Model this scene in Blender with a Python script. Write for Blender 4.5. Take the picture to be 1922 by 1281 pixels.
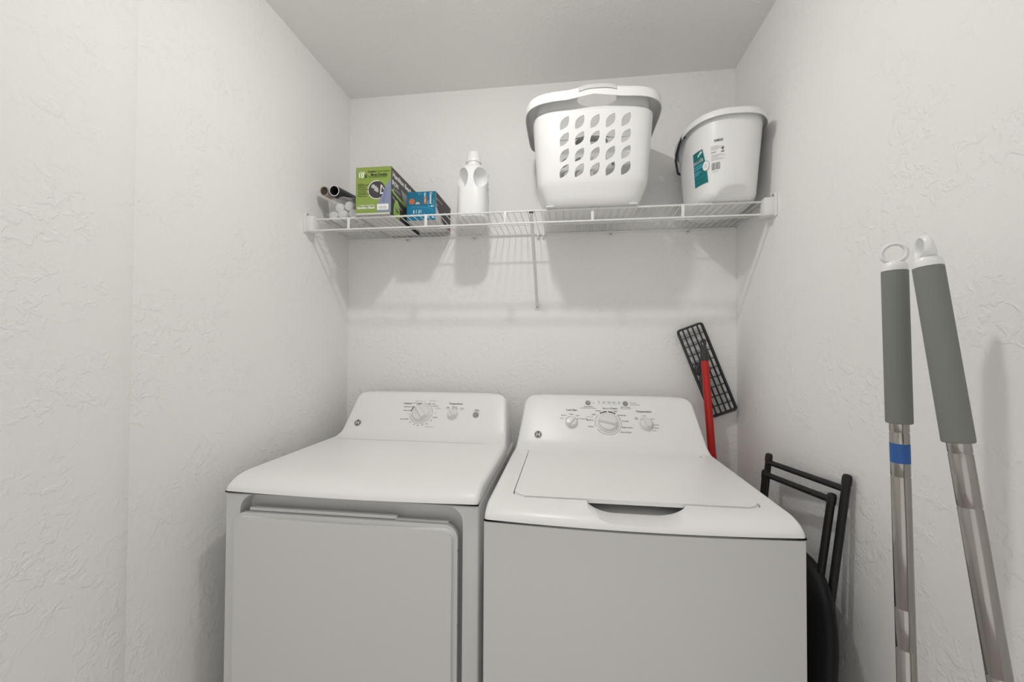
import bpy, bmesh, math, random
from mathutils import Vector, Matrix, noise

for o in list(bpy.data.objects):
    bpy.data.objects.remove(o)
S = bpy.context.scene
COL = S.collection
PI = math.pi

# ------------------------------------------------------------------ camera
W, H = 1.6687, 2.44                    # alcove width, ceiling height (metres)
CAM = Vector((0.9875, -1.7546, 1.2937))
YAW, PITCH, ROLL, FPX = 0.1314, 0.018, 0.0047, 768.675
fw = Vector((-math.sin(YAW)*math.cos(PITCH), math.cos(YAW)*math.cos(PITCH), math.sin(PITCH)))
rt = Vector((math.cos(YAW), math.sin(YAW), 0)); up = rt.cross(fw)
r2 = rt*math.cos(ROLL)+up*math.sin(ROLL); u2 = -rt*math.sin(ROLL)+up*math.cos(ROLL)
cam_d = bpy.data.cameras.new('camera'); cam = bpy.data.objects.new('camera', cam_d); COL.objects.link(cam)
m3 = Matrix((r2, u2, -fw)).transposed()
cam.matrix_world = Matrix.Translation(CAM) @ m3.to_4x4()
cam_d.sensor_fit = 'HORIZONTAL'; cam_d.sensor_width = 36.0; cam_d.lens = 36.0*FPX/1922
cam_d.clip_start = 0.02
S.camera = cam

# ------------------------------------------------------------------ world, light level, exposure
wd = bpy.data.worlds.new('world'); S.world = wd; wd.use_nodes = True
wbg = wd.node_tree.nodes['Background']
wbg.inputs[0].default_value = (1.0, 0.985, 0.965, 1); wbg.inputs[1].default_value = 0.92
LAMP_STRENGTH = 328.0
S.view_settings.view_transform = 'Standard'; S.view_settings.look = 'None'
S.view_settings.exposure = 0.06; S.view_settings.gamma = 1.0
S.view_settings.use_curve_mapping = False

# ------------------------------------------------------------------ materials
MATS = {}
def mat(name, col, rough=0.5, metal=0.0, spec=0.5, alpha=1.0, trans=0.0, emit=None, bump=None, coat=0.0, vary=0.0, aniso=0.0):
    if name in MATS: return MATS[name]
    m = bpy.data.materials.new(name); m.use_nodes = True; nt = m.node_tree
    b = nt.nodes['Principled BSDF']
    b.inputs['Base Color'].default_value = (*col, 1); b.inputs['Roughness'].default_value = rough
    b.inputs['Metallic'].default_value = metal; b.inputs['Specular IOR Level'].default_value = spec
    b.inputs['Alpha'].default_value = alpha; b.inputs['Transmission Weight'].default_value = trans
    b.inputs['Coat Weight'].default_value = coat
    if emit:
        b.inputs['Emission Color'].default_value = (*emit[0], 1); b.inputs['Emission Strength'].default_value = emit[1]
    tc = nt.nodes.new('ShaderNodeTexCoord')
    if vary:
        n = nt.nodes.new('ShaderNodeTexNoise'); n.inputs['Scale'].default_value = 9; n.inputs['Detail'].default_value = 3
        nt.links.new(tc.outputs['Object'], n.inputs['Vector'])
        mx = nt.nodes.new('ShaderNodeMix'); mx.data_type = 'RGBA'
        mx.inputs['A'].default_value = (*[c*(1-vary) for c in col], 1); mx.inputs['B'].default_value = (*[min(1, c*(1+vary)) for c in col], 1)
        nt.links.new(n.outputs['Fac'], mx.inputs['Factor']); nt.links.new(mx.outputs['Result'], b.inputs['Base Color'])
    if bump:
        sc, st, dist = bump
        n = nt.nodes.new('ShaderNodeTexNoise'); n.inputs['Scale'].default_value = sc; n.inputs['Detail'].default_value = 4
        nt.links.new(tc.outputs['Object'], n.inputs['Vector'])
        bp = nt.nodes.new('ShaderNodeBump'); bp.inputs['Strength'].default_value = st; bp.inputs['Distance'].default_value = dist
        nt.links.new(n.outputs['Fac'], bp.inputs['Height']); nt.links.new(bp.outputs['Normal'], b.inputs['Normal'])
    MATS[name] = m
    return m

def wall_mat(name, col, k=1.0):
    """painted drywall with a hand-applied skip-trowel texture"""
    m = bpy.data.materials.new(name); m.use_nodes = True; nt = m.node_tree; N = nt.nodes; L = nt.links
    b = N['Principled BSDF']; b.inputs['Base Color'].default_value = (*col, 1)
    b.inputs['Roughness'].default_value = 0.72; b.inputs['Specular IOR Level'].default_value = 0.25
    tc = N.new('ShaderNodeTexCoord')
    n1 = N.new('ShaderNodeTexNoise'); n1.inputs['Scale'].default_value = 42; n1.inputs['Detail'].default_value = 3
    n1.inputs['Roughness'].default_value = 0.55; n1.inputs['Distortion'].default_value = 0.6
    L.new(tc.outputs['Object'], n1.inputs['Vector'])
    r1 = N.new('ShaderNodeValToRGB'); r1.color_ramp.elements[0].position = 0.50; r1.color_ramp.elements[1].position = 0.60
    L.new(n1.outputs['Fac'], r1.inputs['Fac'])
    n2 = N.new('ShaderNodeTexNoise'); n2.inputs['Scale'].default_value = 110; n2.inputs['Detail'].default_value = 3
    L.new(tc.outputs['Object'], n2.inputs['Vector'])
    n3 = N.new('ShaderNodeTexNoise'); n3.inputs['Scale'].default_value = 7; n3.inputs['Detail'].default_value = 2
    L.new(tc.outputs['Object'], n3.inputs['Vector'])
    r3 = N.new('ShaderNodeValToRGB'); r3.color_ramp.elements[0].position = 0.38; r3.color_ramp.elements[1].position = 0.62
    L.new(n3.outputs['Fac'], r3.inputs['Fac'])
    mm = N.new('ShaderNodeMath'); mm.operation = 'MULTIPLY'; L.new(r1.outputs['Color'], mm.inputs[0]); L.new(r3.outputs['Color'], mm.inputs[1])
    ma = N.new('ShaderNodeMath'); ma.operation = 'MULTIPLY_ADD'; ma.inputs[1].default_value = 0.7
    L.new(n2.outputs['Fac'], ma.inputs[0]); L.new(mm.outputs[0], ma.inputs[2])
    bp = N.new('ShaderNodeBump'); bp.inputs['Strength'].default_value = 0.42*k; bp.inputs['Distance'].default_value = 0.0026
    L.new(ma.outputs[0], bp.inputs['Height']); L.new(bp.outputs['Normal'], b.inputs['Normal'])
    return m

M_WALL = wall_mat('wall_paint', (0.893, 0.886, 0.874))
M_CEIL = wall_mat('ceiling_paint', (0.91, 0.90, 0.885), 0.7)
M_FLOOR = mat('floor_vinyl', (0.62, 0.59, 0.55), 0.45, vary=0.08)
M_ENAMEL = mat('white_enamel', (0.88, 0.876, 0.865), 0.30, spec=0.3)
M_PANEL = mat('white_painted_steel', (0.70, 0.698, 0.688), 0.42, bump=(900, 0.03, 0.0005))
M_RECESS = mat('recess_steel', (0.72, 0.72, 0.71), 0.5)
M_KNOB = mat('white_knob_plastic', (0.80, 0.795, 0.785), 0.25)
M_BTN = mat('grey_button_plastic', (0.30, 0.30, 0.29), 0.4)
M_GREY = mat('grey_print', (0.33, 0.32, 0.31), 0.6)
M_LGREY = mat('light_grey_print', (0.50, 0.49, 0.48), 0.6)
M_BLACK = mat('black_print', (0.025, 0.025, 0.025), 0.6)
M_DARK = mat('dark_print', (0.10, 0.10, 0.10), 0.6)
M_WPRINT = mat('white_print', (0.88, 0.88, 0.87), 0.5)
M_WIRE = mat('white_vinyl_coated_wire', (0.80, 0.795, 0.785), 0.35)
M_PLW = mat('white_plastic', (0.84, 0.84, 0.83), 0.33)
M_BUCK = mat('white_bucket_plastic', (0.83, 0.83, 0.82), 0.30)
M_BOT = mat('white_bottle_plastic', (0.88, 0.88, 0.88), 0.28)
M_SCREW = mat('screw_steel', (0.25, 0.25, 0.25), 0.4, metal=0.8)
M_GRIPGREY = mat('grey_soft_grip', (0.60, 0.59, 0.58), 0.5)
M_STEEL = mat('brushed_stainless', (0.37, 0.35, 0.325), 0.20, metal=1.0, bump=(220, 0.05, 0.0006))
M_FOAM = mat('grey_foam', (0.205, 0.210, 0.198), 0.9, bump=(1500, 0.25, 0.0006))
M_BLUE = mat('blue_tape', (0.022, 0.105, 0.36), 0.5)
M_BLK = mat('black_painted_tube', (0.012, 0.012, 0.012), 0.42, spec=0.35)
M_SEAT = mat('black_vinyl', (0.009, 0.009, 0.010), 0.6, spec=0.3, bump=(300, 0.2, 0.0008))
M_RED = mat('red_handle_paint', (0.50, 0.012, 0.008), 0.35)
M_DGREY = mat('dark_grey_plastic', (0.035, 0.036, 0.036), 0.5)
M_NAVY = mat('navy_handle_plastic', (0.012, 0.016, 0.05), 0.4)
M_TEAL = mat('teal_label', (0.0, 0.165, 0.165), 0.45)
M_GREEN = mat('green_carton', (0.265, 0.365, 0.070), 0.5, vary=0.05)
M_LGREEN = mat('bright_green_print', (0.34, 0.52, 0.10), 0.5)
M_DGREEN = mat('dark_green_print', (0.05, 0.13, 0.015), 0.5)
M_SLATE = mat('slate_blue_print', (0.24, 0.27, 0.42), 0.5)
M_CHAR = mat('charcoal_carton', (0.055, 0.050, 0.052), 0.5, vary=0.15)
M_CARDW = mat('white_carton', (0.68, 0.67, 0.65), 0.6)
M_CARDG = mat('grey_carton', (0.40, 0.40, 0.40), 0.6)
M_CYAN = mat('blue_carton', (0.0, 0.15, 0.26), 0.45, vary=0.06)
M_CYAN2 = mat('pale_blue_print', (0.10, 0.42, 0.56), 0.5)
M_ORANGE = mat('orange_print', (0.68, 0.13, 0.03), 0.5)
M_PINK = mat('rose_print', (0.36, 0.16, 0.13), 0.5)
M_KRAFT = mat('kraft_cardboard', (0.52, 0.43, 0.36), 0.8)
M_DBROWN = mat('dark_brown_fill', (0.06, 0.05, 0.045), 0.8, bump=(120, 0.4, 0.001))
M_FILM = mat('clear_plastic_film', (0.80, 0.81, 0.81), 0.12, alpha=0.26)
M_PAPER = mat('white_paper', (0.85, 0.85, 0.84), 0.7)
M_PAD = mat('mop_microfibre', (0.45, 0.46, 0.47), 0.95)

# ------------------------------------------------------------------ mesh building helpers
class MB:
    """collects shapes (world metres) and links them as ONE mesh object"""
    def __init__(s): s.v = []; s.f = []; s.m = []; s.sm = []
    def add(s, vs, fs, mi=0, smooth=True):
        k = len(s.v); s.v += [Vector(p) for p in vs]
        for f in fs: s.f.append([i+k for i in f]); s.m.append(mi); s.sm.append(smooth)
        return s
    def bm(s, b, mi=0, smooth=True):
        b.verts.ensure_lookup_table(); b.verts.index_update()
        s.add([v.co.copy() for v in b.verts], [[v.index for v in f.verts] for f in b.faces], mi, smooth); b.free(); return s
    def box(s, lo, hi, bev=0.0, seg=2, mi=0, rot=None, piv=None):
        b = bmesh.new(); bmesh.ops.create_cube(b, size=1)
        lo = Vector(lo); hi = Vector(hi); c = (lo+hi)/2; d = hi-lo
        for v in b.verts: v.co = Vector((v.co.x*d.x, v.co.y*d.y, v.co.z*d.z))
        if bev: bmesh.ops.bevel(b, geom=b.edges[:], offset=bev, segments=seg, profile=0.5, affect='EDGES')
        for v in b.verts:
            p = v.co
            if rot is not None:
                pv = (Vector(piv)-c) if piv else Vector((0, 0, 0)); p = rot @ (p-pv)+pv
            v.co = p+c
        return s.bm(b, mi, bev > 0)
    def tube(s, pts, r, seg=10, caps=True, mi=0, closed=False):
        pts = [Vector(p) for p in pts]; n = len(pts)
        rs = r if isinstance(r, (list, tuple)) else [r]*n
        vs = []; fs = []; ref = None
        for i, p in enumerate(pts):
            if closed: t = pts[(i+1) % n]-pts[i-1]
            else: t = pts[min(i+1, n-1)]-pts[max(i-1, 0)]
            t.normalize()
            if ref is None: ref = Vector((0, 0, 1)) if abs(t.z) < 0.9 else Vector((1, 0, 0))
            a = (ref-t*ref.dot(t)); a.normalize(); ref = a; bb = t.cross(a)
            for k in range(seg):
                q = 2*PI*k/seg; vs.append(p+a*(rs[i]*math.cos(q))+bb*(rs[i]*math.sin(q)))
        for i in range(n if closed else n-1):
            j = (i+1) % n
            for k in range(seg):
                fs.append([i*seg+k, i*seg+(k+1) % seg, j*seg+(k+1) % seg, j*seg+k])
        if caps and not closed: fs += [list(range(seg))[::-1], [(n-1)*seg+k for k in range(seg)]]
        return s.add(vs, fs, mi)
    def lathe(s, prof, o, ax=(0, 0, 1), seg=24, mi=0, caps=True):
        o = Vector(o); ax = Vector(ax).normalized()
        a = Vector((1, 0, 0)) if abs(ax.x) < 0.9 else Vector((0, 1, 0)); a = (a-ax*a.dot(ax)).normalized(); b = ax.cross(a)
        vs = []; fs = []; n = len(prof)
        for r, h in prof:
            for k in range(seg):
                q = 2*PI*k/seg; vs.append(o+ax*h+a*(r*math.cos(q))+b*(r*math.sin(q)))
        for i in range(n-1):
            for k in range(seg): fs.append([i*seg+k, i*seg+(k+1) % seg, (i+1)*seg+(k+1) % seg, (i+1)*seg+k])
        if caps: fs += [list(range(seg))[::-1], [(n-1)*seg+k for k in range(seg)]]
        return s.add(vs, fs, mi)
    def prism(s, poly, fr, d0, d1, mi=0, smooth=False):
        """polygon in frame fr=(o,u,v,n), extruded from d0 to d1 along n"""
        o, u, v, n = fr; k = len(poly)
        vs = [o+u*x+v*y+n*d0 for x, y in poly]+[o+u*x+v*y+n*d1 for x, y in poly]
        fs = [[i, (i+1) % k, k+(i+1) % k, k+i] for i in range(k)]+[list(range(k))[::-1], [k+i for i in range(k)]]
        return s.add(vs, fs, mi, smooth)
    def flat(s, poly, fr, d, mi=0):
        o, u, v, n = fr
        return s.add([o+u*x+v*y+n*d for x, y in poly], [list(range(len(poly)))], mi, False)
    def rect(s, x0, y0, x1, y1, fr, d, mi=0): return s.flat([(x0, y0), (x1, y0), (x1, y1), (x0, y1)], fr, d, mi)
    def disc(s, cx, cy, r, fr, d, mi=0, seg=32, ry=None):
        ry = ry or r
        return s.flat([(cx+r*math.cos(2*PI*k/seg), cy+ry*math.sin(2*PI*k/seg)) for k in range(seg)], fr, d, mi)
    def arc(s, cx, cy, r, w, a0, a1, fr, d, mi=0, seg=24):
        o, u, v, n = fr; vs = []; fs = []
        for k in range(seg+1):
            q = math.radians(a0+(a1-a0)*k/seg)
            for rr in (r-w/2, r+w/2): vs.append(o+u*(cx+rr*math.cos(q))+v*(cy+rr*math.sin(q))+n*d)
        for k in range(seg): fs.append([2*k, 2*k+1, 2*k+3, 2*k+2])
        return s.add(vs, fs, mi, False)
    def text(s, t, x, y, size, fr, d, mi=0, rot=0.0, bold=False, width=None, align='c', warp=None):
        vs, fs = text_geo(t, bold)
        if not vs: return s
        x0 = min(p[0] for p in vs); x1 = max(p[0] for p in vs); y0 = min(p[1] for p in vs); y1 = max(p[1] for p in vs)
        k = size; kx = k if width is None else width/(x1-x0)
        ox = {'c': (x0+x1)/2, 'l': x0, 'r': x1}[align]; oy = 0.35
        ca, sa = math.cos(rot), math.sin(rot); out = []
        for p in vs:
            a = (p[0]-ox)*kx; b = (p[1]-oy)*k
            a, b = x+a*ca-b*sa, y+a*sa+b*ca
            if warp: out.append(warp(a, b, d))
            else: o, u, v, n = fr; out.append(o+u*a+v*b+n*d)
        return s.add(out, fs, mi, False)
    def build(s, name, mats, parent=None, origin=None, angle=35, data=None):
        org = Vector(origin) if origin is not None else (ROOT.get(parent.name, Vector((0, 0, 0))) if parent else Vector((0, 0, 0)))
        me = bpy.data.meshes.new(name); me.from_pydata([p-org for p in s.v], [], s.f)
        if not isinstance(mats, (list, tuple)): mats = [mats]
        for m in mats: me.materials.append(m)
        me.polygons.foreach_set('material_index', s.m); me.polygons.foreach_set('use_smooth', s.sm)
        me.update(); 
        if any(s.sm): me.set_sharp_from_angle(angle=math.radians(angle))
        o = bpy.data.objects.new(name, me); COL.objects.link(o)
        if parent: o.parent = parent; ROOT[o.name] = org
        else: o.location = org; ROOT[o.name] = org
        return o

ROOT = {}
TXT = {}
def text_geo(t, bold):
    key = (t, bold)
    if key in TXT: return TXT[key]
    c = bpy.data.curves.new('t', 'FONT'); c.body = t; c.size = 1.0; c.resolution_u = 2
    c.offset = 0.030 if bold else 0.010
    o = bpy.data.objects.new('t', c); COL.objects.link(o)
    dg = bpy.context.evaluated_depsgraph_get(); e = o.evaluated_get(dg); me = e.to_mesh()
    r = ([tuple(v.co) for v in me.vertices], [list(p.vertices) for p in me.polygons])
    e.to_mesh_clear(); bpy.data.objects.remove(o); bpy.data.curves.remove(c)
    TXT[key] = r
    return r

def boolean(mb, cutters):
    """mb minus every cutter; returns a new MB (single material per source kept)"""
    def tmp(m):
        me = bpy.data.meshes.new('tmp'); me.from_pydata(m.v, [], m.f); me.update()
        b = bmesh.new(); b.from_mesh(me); bmesh.ops.recalc_face_normals(b, faces=b.faces[:]); b.to_mesh(me); b.free()
        o = bpy.data.objects.new('tmp', me); COL.objects.link(o); return o
    a = tmp(mb); cs = [tmp(c) for c in cutters]
    for c in cs:
        md = a.modifiers.new('b', 'BOOLEAN'); md.operation = 'DIFFERENCE'; md.solver = 'EXACT'; md.object = c
    dg = bpy.context.evaluated_depsgraph_get(); e = a.evaluated_get(dg); me = e.to_mesh()
    out = MB(); out.add([v.co.copy() for v in me.vertices], [list(p.vertices) for p in me.polygons])
    e.to_mesh_clear()
    for o in [a]+cs:
        d = o.data; bpy.data.objects.remove(o); bpy.data.meshes.remove(d)
    return out

def tag(o, label=None, cat=None, group=None, kind=None):
    if label: o['label'] = label
    if cat: o['category'] = cat
    if group: o['group'] = group
    if kind: o['kind'] = kind
    return o
def thing(name, loc, label, cat, group=None):
    o = bpy.data.objects.new(name, None); COL.objects.link(o); o.location = loc; o.empty_display_size = 0.05
    ROOT[o.name] = Vector(loc)
    return tag(o, label, cat, group)
def bez(p0, p1, p2, n):
    return [tuple((1-t)**2*a+2*t*(1-t)*b+t*t*c for a, b, c in zip(p0, p1, p2)) for t in [k/n for k in range(n+1)]]
def rrect(x0, y0, x1, y1, r, seg=6):
    out = []
    for cx, cy, a in ((x1-r, y0+r, -90), (x1-r, y1-r, 0), (x0+r, y1-r, 90), (x0+r, y0+r, 180)):
        for k in range(seg+1):
            q = math.radians(a+90*k/seg); out.append((cx+r*math.cos(q), cy+r*math.sin(q)))
    return out
V = Vector
FR_FRONT = lambda y: (V((0, y, 0)), V((1, 0, 0)), V((0, 0, 1)), V((0, -1, 0)))     # u = X, v = Z, n to the viewer
FR_TOP = lambda z: (V((0, 0, z)), V((1, 0, 0)), V((0, 1, 0)), V((0, 0, 1)))

# ================================================================== the room
YF = -2.35                              # plane of the doorway wall behind the viewer
T = 0.10
def slab(name, lo, hi, m, bev=0.0):
    o = MB().box(lo, hi, bev).build(name, m, origin=((lo[0]+hi[0])/2, (lo[1]+hi[1])/2, lo[2]))
    return tag(o, kind='structure')
slab('floor', (-T, YF-T, -0.08), (W+T, T, 0), M_FLOOR)
slab('ceiling', (-T, YF-T, H), (W+T, T, H+0.08), M_CEIL)
slab('wall_back', (-T, 0, 0), (W+T, T, H), M_WALL)
slab('wall_left', (-T, YF, 0), (0, 0, H), M_WALL)
slab('wall_right', (W, YF, 0), (W+T, 0, H), M_WALL)
# the left wall steps out a little where the appliance alcove ends (rounded drywall corner)
jog = [(0.0, YF), (0.010, YF)]+bez((0.010, -1.06), (0.010, -0.965), (0.0, -0.938), 14)
o = MB().prism(jog, FR_TOP(0), 0, H, smooth=True).build('wall_left_front', M_WALL, origin=(0, -1.6, 0), angle=60); tag(o, kind='structure')
# doorway wall behind the viewer
slab('wall_front', (-T, YF-T, 0), (0.12, YF, H), M_WALL)
slab('wall_front_right', (1.55, YF-T, 0), (W+T, YF, H), M_WALL)
slab('wall_front_header', (0.12, YF-T, 2.16), (1.55, YF, H), M_WALL)

# ceiling lamp (above the picture): a flush round fixture with a domed opal lens
LAMP = V((0.80, -0.92, H-0.012))
lamp = thing('ceiling_light', (LAMP.x, LAMP.y, H), 'flush round white ceiling lamp above the appliances', 'lamp')
MB().lathe([(0.098, -0.010), (0.10, -0.006), (0.10, 0)], (LAMP.x, LAMP.y, H), seg=40).build('base', M_PLW, lamp)
M_GLOBE = mat('lit_lens', (0.9, 0.9, 0.88), 0.4, emit=((1.0, 0.98, 0.95), LAMP_STRENGTH))
MB().lathe([(0.0005, -0.022)]+[(0.042*math.sin(math.radians(10*k)), -0.022*math.cos(math.radians(10*k))) for k in range(1, 10)], LAMP, seg=32).build('lens', M_GLOBE, lamp, angle=80)

# ================================================================== washer and dryer
def cap_mesh(x0, x1, yf, zs, zd, lipa, y_fil, face_p0, slope, y_top, z_top, y_back, bow, taper, R, r=0.012, ncol=14):
    """top cap with a rounded front lip, flat deck and a swept-up control console, as one closed solid"""
    xc = (x0+x1)/2; hw = (x1-x0)/2
    prof = []   # (y, z, region)
    b = zd-zs
    for k in range(9):
        a = (PI/2)*k/8; prof.append((yf+lipa*(1-math.cos(a)), zs+b*math.sin(a), 0))
    y1 = yf+lipa
    fy = face_p0[0]+0.009; fz = face_p0[1]+slope*0.009
    for k in range(1, 9): prof.append((y1+(y_fil-y1)*k/8, zd, 1))
    for p in bez((y_fil, zd), (face_p0[0]-(face_p0[1]-zd)/slope, zd), (fy, fz), 8)[1:]: prof.append((p[0], p[1], 2))
    ty = y_top-0.028; tz = face_p0[1]+slope*(ty-face_p0[0])
    for k in range(1, 15): prof.append((fy+(ty-fy)*k/14, fz+(tz-fz)*k/14, 3))
    for p in bez((ty, tz), (ty+(z_top-tz)/slope, z_top), (y_top, z_top), 7)[1:]: prof.append((p[0], p[1], 4))
    prof.append((y_back-0.006, z_top, 5)); prof.append((y_back, z_top-0.006, 5))
    n = len(prof)
    s = [0.0]
    for i in range(1, n): s.append(s[-1]+math.hypot(prof[i][0]-prof[i-1][0], prof[i][1]-prof[i-1][1]))
    i2 = next(i for i in range(n) if prof[i][2] == 2); i4 = max(i for i in range(n) if prof[i][2] == 4)
    s_a, s_t = s[i2-1], s[i4]
    vs = []; rows = []; feet = []
    for i, (y, z, reg) in enumerate(prof):
        q = min(max((s[i]-s_a)/(s_t-s_a), 0), 1); w = hw-taper*(q**0.8)
        d = s_t-min(s[i], s_t)
        if d < R and reg >= 2: w = w-R+math.sqrt(max(R*R-(R-d)**2, 0))
        j0, j1 = max(i-1, 0), min(i+1, n-1)
        ty_, tz_ = prof[j1][0]-prof[j0][0], prof[j1][1]-prof[j0][1]; l = math.hypot(ty_, tz_)
        ny, nz = -tz_/l, ty_/l
        bw = bow*max(0, 1-(y-yf)/0.16) if reg < 2 else 0
        row = []
        def pt(x, off):
            xx = (x/hw); return V((xc+x, y-bw*(1-xx*xx)-ny*off, z-nz*off))
        for a in (90, 60, 35, 15): row.append(pt(-(w-r+r*math.sin(math.radians(a))), r*(1-math.cos(math.radians(a)))))
        for k in range(ncol+1): row.append(pt((w-r)*(-1+2*k/ncol), 0))
        for a in (15, 35, 60, 90): row.append(pt((w-r+r*math.sin(math.radians(a))), r*(1-math.cos(math.radians(a)))))
        rows.append([len(vs)+k for k in range(len(row))]); vs += row
        zb = zs-0.004
        if reg < 2: fy_, fz_ = y+0.012*(i == 0), zb
        elif reg == 2:
            kk = (s[i]-s_a)/(s[i2+7]-s_a); fy_, fz_ = y+(y_back-y)*kk, zb
        else: fy_, fz_ = y_back, min(z-0.012, z_top-0.02)
        fl = len(vs); xo = w
        vs += [V((xc-xo, fy_, fz_)), V((xc+xo, fy_, fz_))]; feet.append((fl, fl+1))
    fs = []
    for i in range(n-1):
        a, b_ = rows[i], rows[i+1]
        for k in range(len(a)-1): fs.append([a[k], a[k+1], b_[k+1], b_[k]])
        fs.append([feet[i][0], a[0], b_[0], feet[i+1][0]]); fs.append([a[-1], feet[i][1], feet[i+1][1], b_[-1]])
        fs.append([feet[i][1], feet[i][0], feet[i+1][0], feet[i+1][1]])
    fs.append([feet[0][0], feet[0][1]]+rows[0][::-1]); fs.append(rows[-1]+[feet[-1][1], feet[-1][0]])
    m = MB(); m.add(vs, fs); return m

def face_frame(p0, slope):
    v = V((0, 1, slope)).normalized(); return (V((0, p0[0], p0[1])), V((1, 0, 0)), v, V((0, -v.z, v.y)))

def knob(parent, fr, x, t, r, ang, name, big=False):
    o, u, v, n = fr; c = o+u*x+v*t
    h = 0.014 if big else 0.016
    m = MB()
    if big: m.lathe([(r*1.0, 0), (r*1.0, 0.003), (r*0.93, 0.006), (r*0.88, 0.006), (r*0.85, h*0.75), (r*0.78, h), (r*0.3, h+0.0012), (0.0006, h+0.0014)], c, n, 40)
    else: m.lathe([(r*1.12, 0), (r*1.1, 0.002), (r*0.98, 0.003), (r*0.92, h*0.8), (r*0.8, h), (0.0006, h+0.001)], c, n, 32)
    k = m.build(name, M_KNOB, parent)
    a = math.radians(ang); du = u*math.cos(a)+v*math.sin(a); dv = n.cross(du)
    w = r*0.34 if big else r*0.36; L = r*0.80 if big else r*0.86
    g = MB(); pl = [(-L, -w), (L*0.85, -w*0.9), (L, 0), (L*0.85, w*0.9), (-L, w)]
    b = bmesh.new(); top = []; bot = []
    for px, py in pl:
        bot.append(b.verts.new(c+du*px+dv*py+n*h*0.7)); top.append(b.verts.new(c+du*px*0.96+dv*py*0.62+n*(h+(0.011 if big else 0.008))))
    b.faces.new(bot[::-1]); b.faces.new(top)
    for i in range(5): b.faces.new([bot[i], bot[(i+1) % 5], top[(i+1) % 5], top[i]])
    bmesh.ops.bevel(b, geom=b.edges[:], offset=0.0018, segments=2, affect='EDGES')
    g.bm(b); g.build('grip_ridge', M_KNOB, k)
    return k

def logo(parent, fr, x, t, r):
    o, u, v, n = fr
    lo = MB().prism([(x+r*math.cos(2*PI*k/28), t+r*math.sin(2*PI*k/28)) for k in range(28)], fr, 0.0002, 0.0022, smooth=False).build('logo_badge', M_BLACK, parent)
    tag(lo, 'round black maker badge')
    m = MB(); m.arc(x, t, r*0.86, r*0.10, 0, 360, fr, 0.0024, seg=32)
    for a in range(4):
        m.arc(x+0.62*r*math.cos(a*PI/2+0.6), t+0.62*r*math.sin(a*PI/2+0.6), r*0.17, r*0.08, a*90+30, a*90+250, fr, 0.0024, seg=10)
    m.text('GE', x, t, r*0.95, fr, 0.0025, bold=True)
    m.build('monogram', M_WPRINT, lo)

def button(parent, fr, x, t, r):
    o, u, v, n = fr
    b = MB().lathe([(r, 0), (r, 0.003), (r*0.85, 0.0042), (r*0.3, 0.0036), (0.0004, 0.0035)], o+u*x+v*t, n, 24).build('button', M_BTN, parent)
    tag(b, 'round grey push button')

# ---------------- dryer
DX0, DX1, DYF, DZS = 0.092, 0.778, -0.775, 0.914
dr = thing('clothes_dryer', ((DX0+DX1)/2, -0.42, 0), 'white front-loading clothes dryer with a square door, left of the washer', 'dryer')
FD = face_frame((-0.227, 0.966), 1.3)
dcap = cap_mesh(DX0+0.001, DX1-0.001, DYF, DZS, 0.950, 0.085, -0.305, (-0.227, 0.966), 1.3, -0.098, 1.108, -0.075, 0.012, 0.030, 0.05)
dcap.build('top_cap', M_ENAMEL, dr, angle=40)
body = MB().box((DX0, DYF+0.006, 0.012), (DX1, -0.078, DZS-0.006), 0.006, 3)
rec = MB().prism(rrect(0.136, 0.20, 0.738, 0.906, 0.042, 8), FR_FRONT(DYF), -0.045, 0.03)
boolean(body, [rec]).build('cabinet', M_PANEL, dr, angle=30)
for x in (DX0+0.06, DX1-0.06):
    for y in (-0.70, -0.14): MB().lathe([(0.018, 0), (0.022, 0.004), (0.012, 0.008), (0.012, 0.014)], (x, y, 0), seg=14).build('foot', M_DGREY, dr)
door = MB()
b = bmesh.new(); pl = rrect(0.1235, 0.215, 0.7265, 0.862, 0.034, 8)
vb = [b.verts.new((x, DYF+0.012, z)) for x, z in pl]; vf = [b.verts.new((x, DYF-0.012, z)) for x, z in pl]
b.faces.new(vb); ff = b.faces.new(vf[::-1])
for i in range(len(pl)): b.faces.new([vb[i], vf[i], vf[(i+1) % len(pl)], vb[(i+1) % len(pl)]])
bmesh.ops.recalc_face_normals(b, faces=b.faces[:])
bmesh.ops.bevel(b, geom=[e for e in ff.edges], offset=0.0115, segments=5, affect='EDGES')
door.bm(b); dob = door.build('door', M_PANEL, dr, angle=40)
MB().box((0.160, DYF+0.010, 0.80), (0.566, DYF+0.022, 0.8715), 0.002).box((0.160, DYF+0.010, 0.78), (0.70, DYF+0.020, 0.865), 0.002).build('inner_panel', M_PANEL, dob)
for z in (0.80, 0.62): MB().lathe([(0.003, 0), (0.002, 0.0015)], (0.7265, DYF+0.002, z), (1, 0, 0), 10).build('door_screw', M_SCREW, dob)
MB().add([FD[0]+V((0.135, -0.075+0.0, -0.0155)), FD[0]+V((0.70, -0.075, -0.0155)), FD[0]+V((0.70, -0.0735, -0.0153)), FD[0]+V((0.135, -0.0735, -0.0153))], [[0, 1, 2, 3]], 0, False).build('console_seam', M_GREY, dr)
logo(dr, FD, 0.1622, 0.0344, 0.0135)
knob(dr, FD, 0.4145, 0.0845, 0.040, 128, 'cycle_dial', True)
knob(dr, FD, 0.5450, 0.0820, 0.0205, 118, 'temperature_knob')
button(dr, FD, 0.6371, 0.0828, 0.0115)
d = 0.0006
pr = MB()
T_ = lambda t, x, y, sz, mi=0, bold=False, al='c': pr.text(t, x, y, sz, FD, d, mi, bold=bold, align=al)
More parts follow.
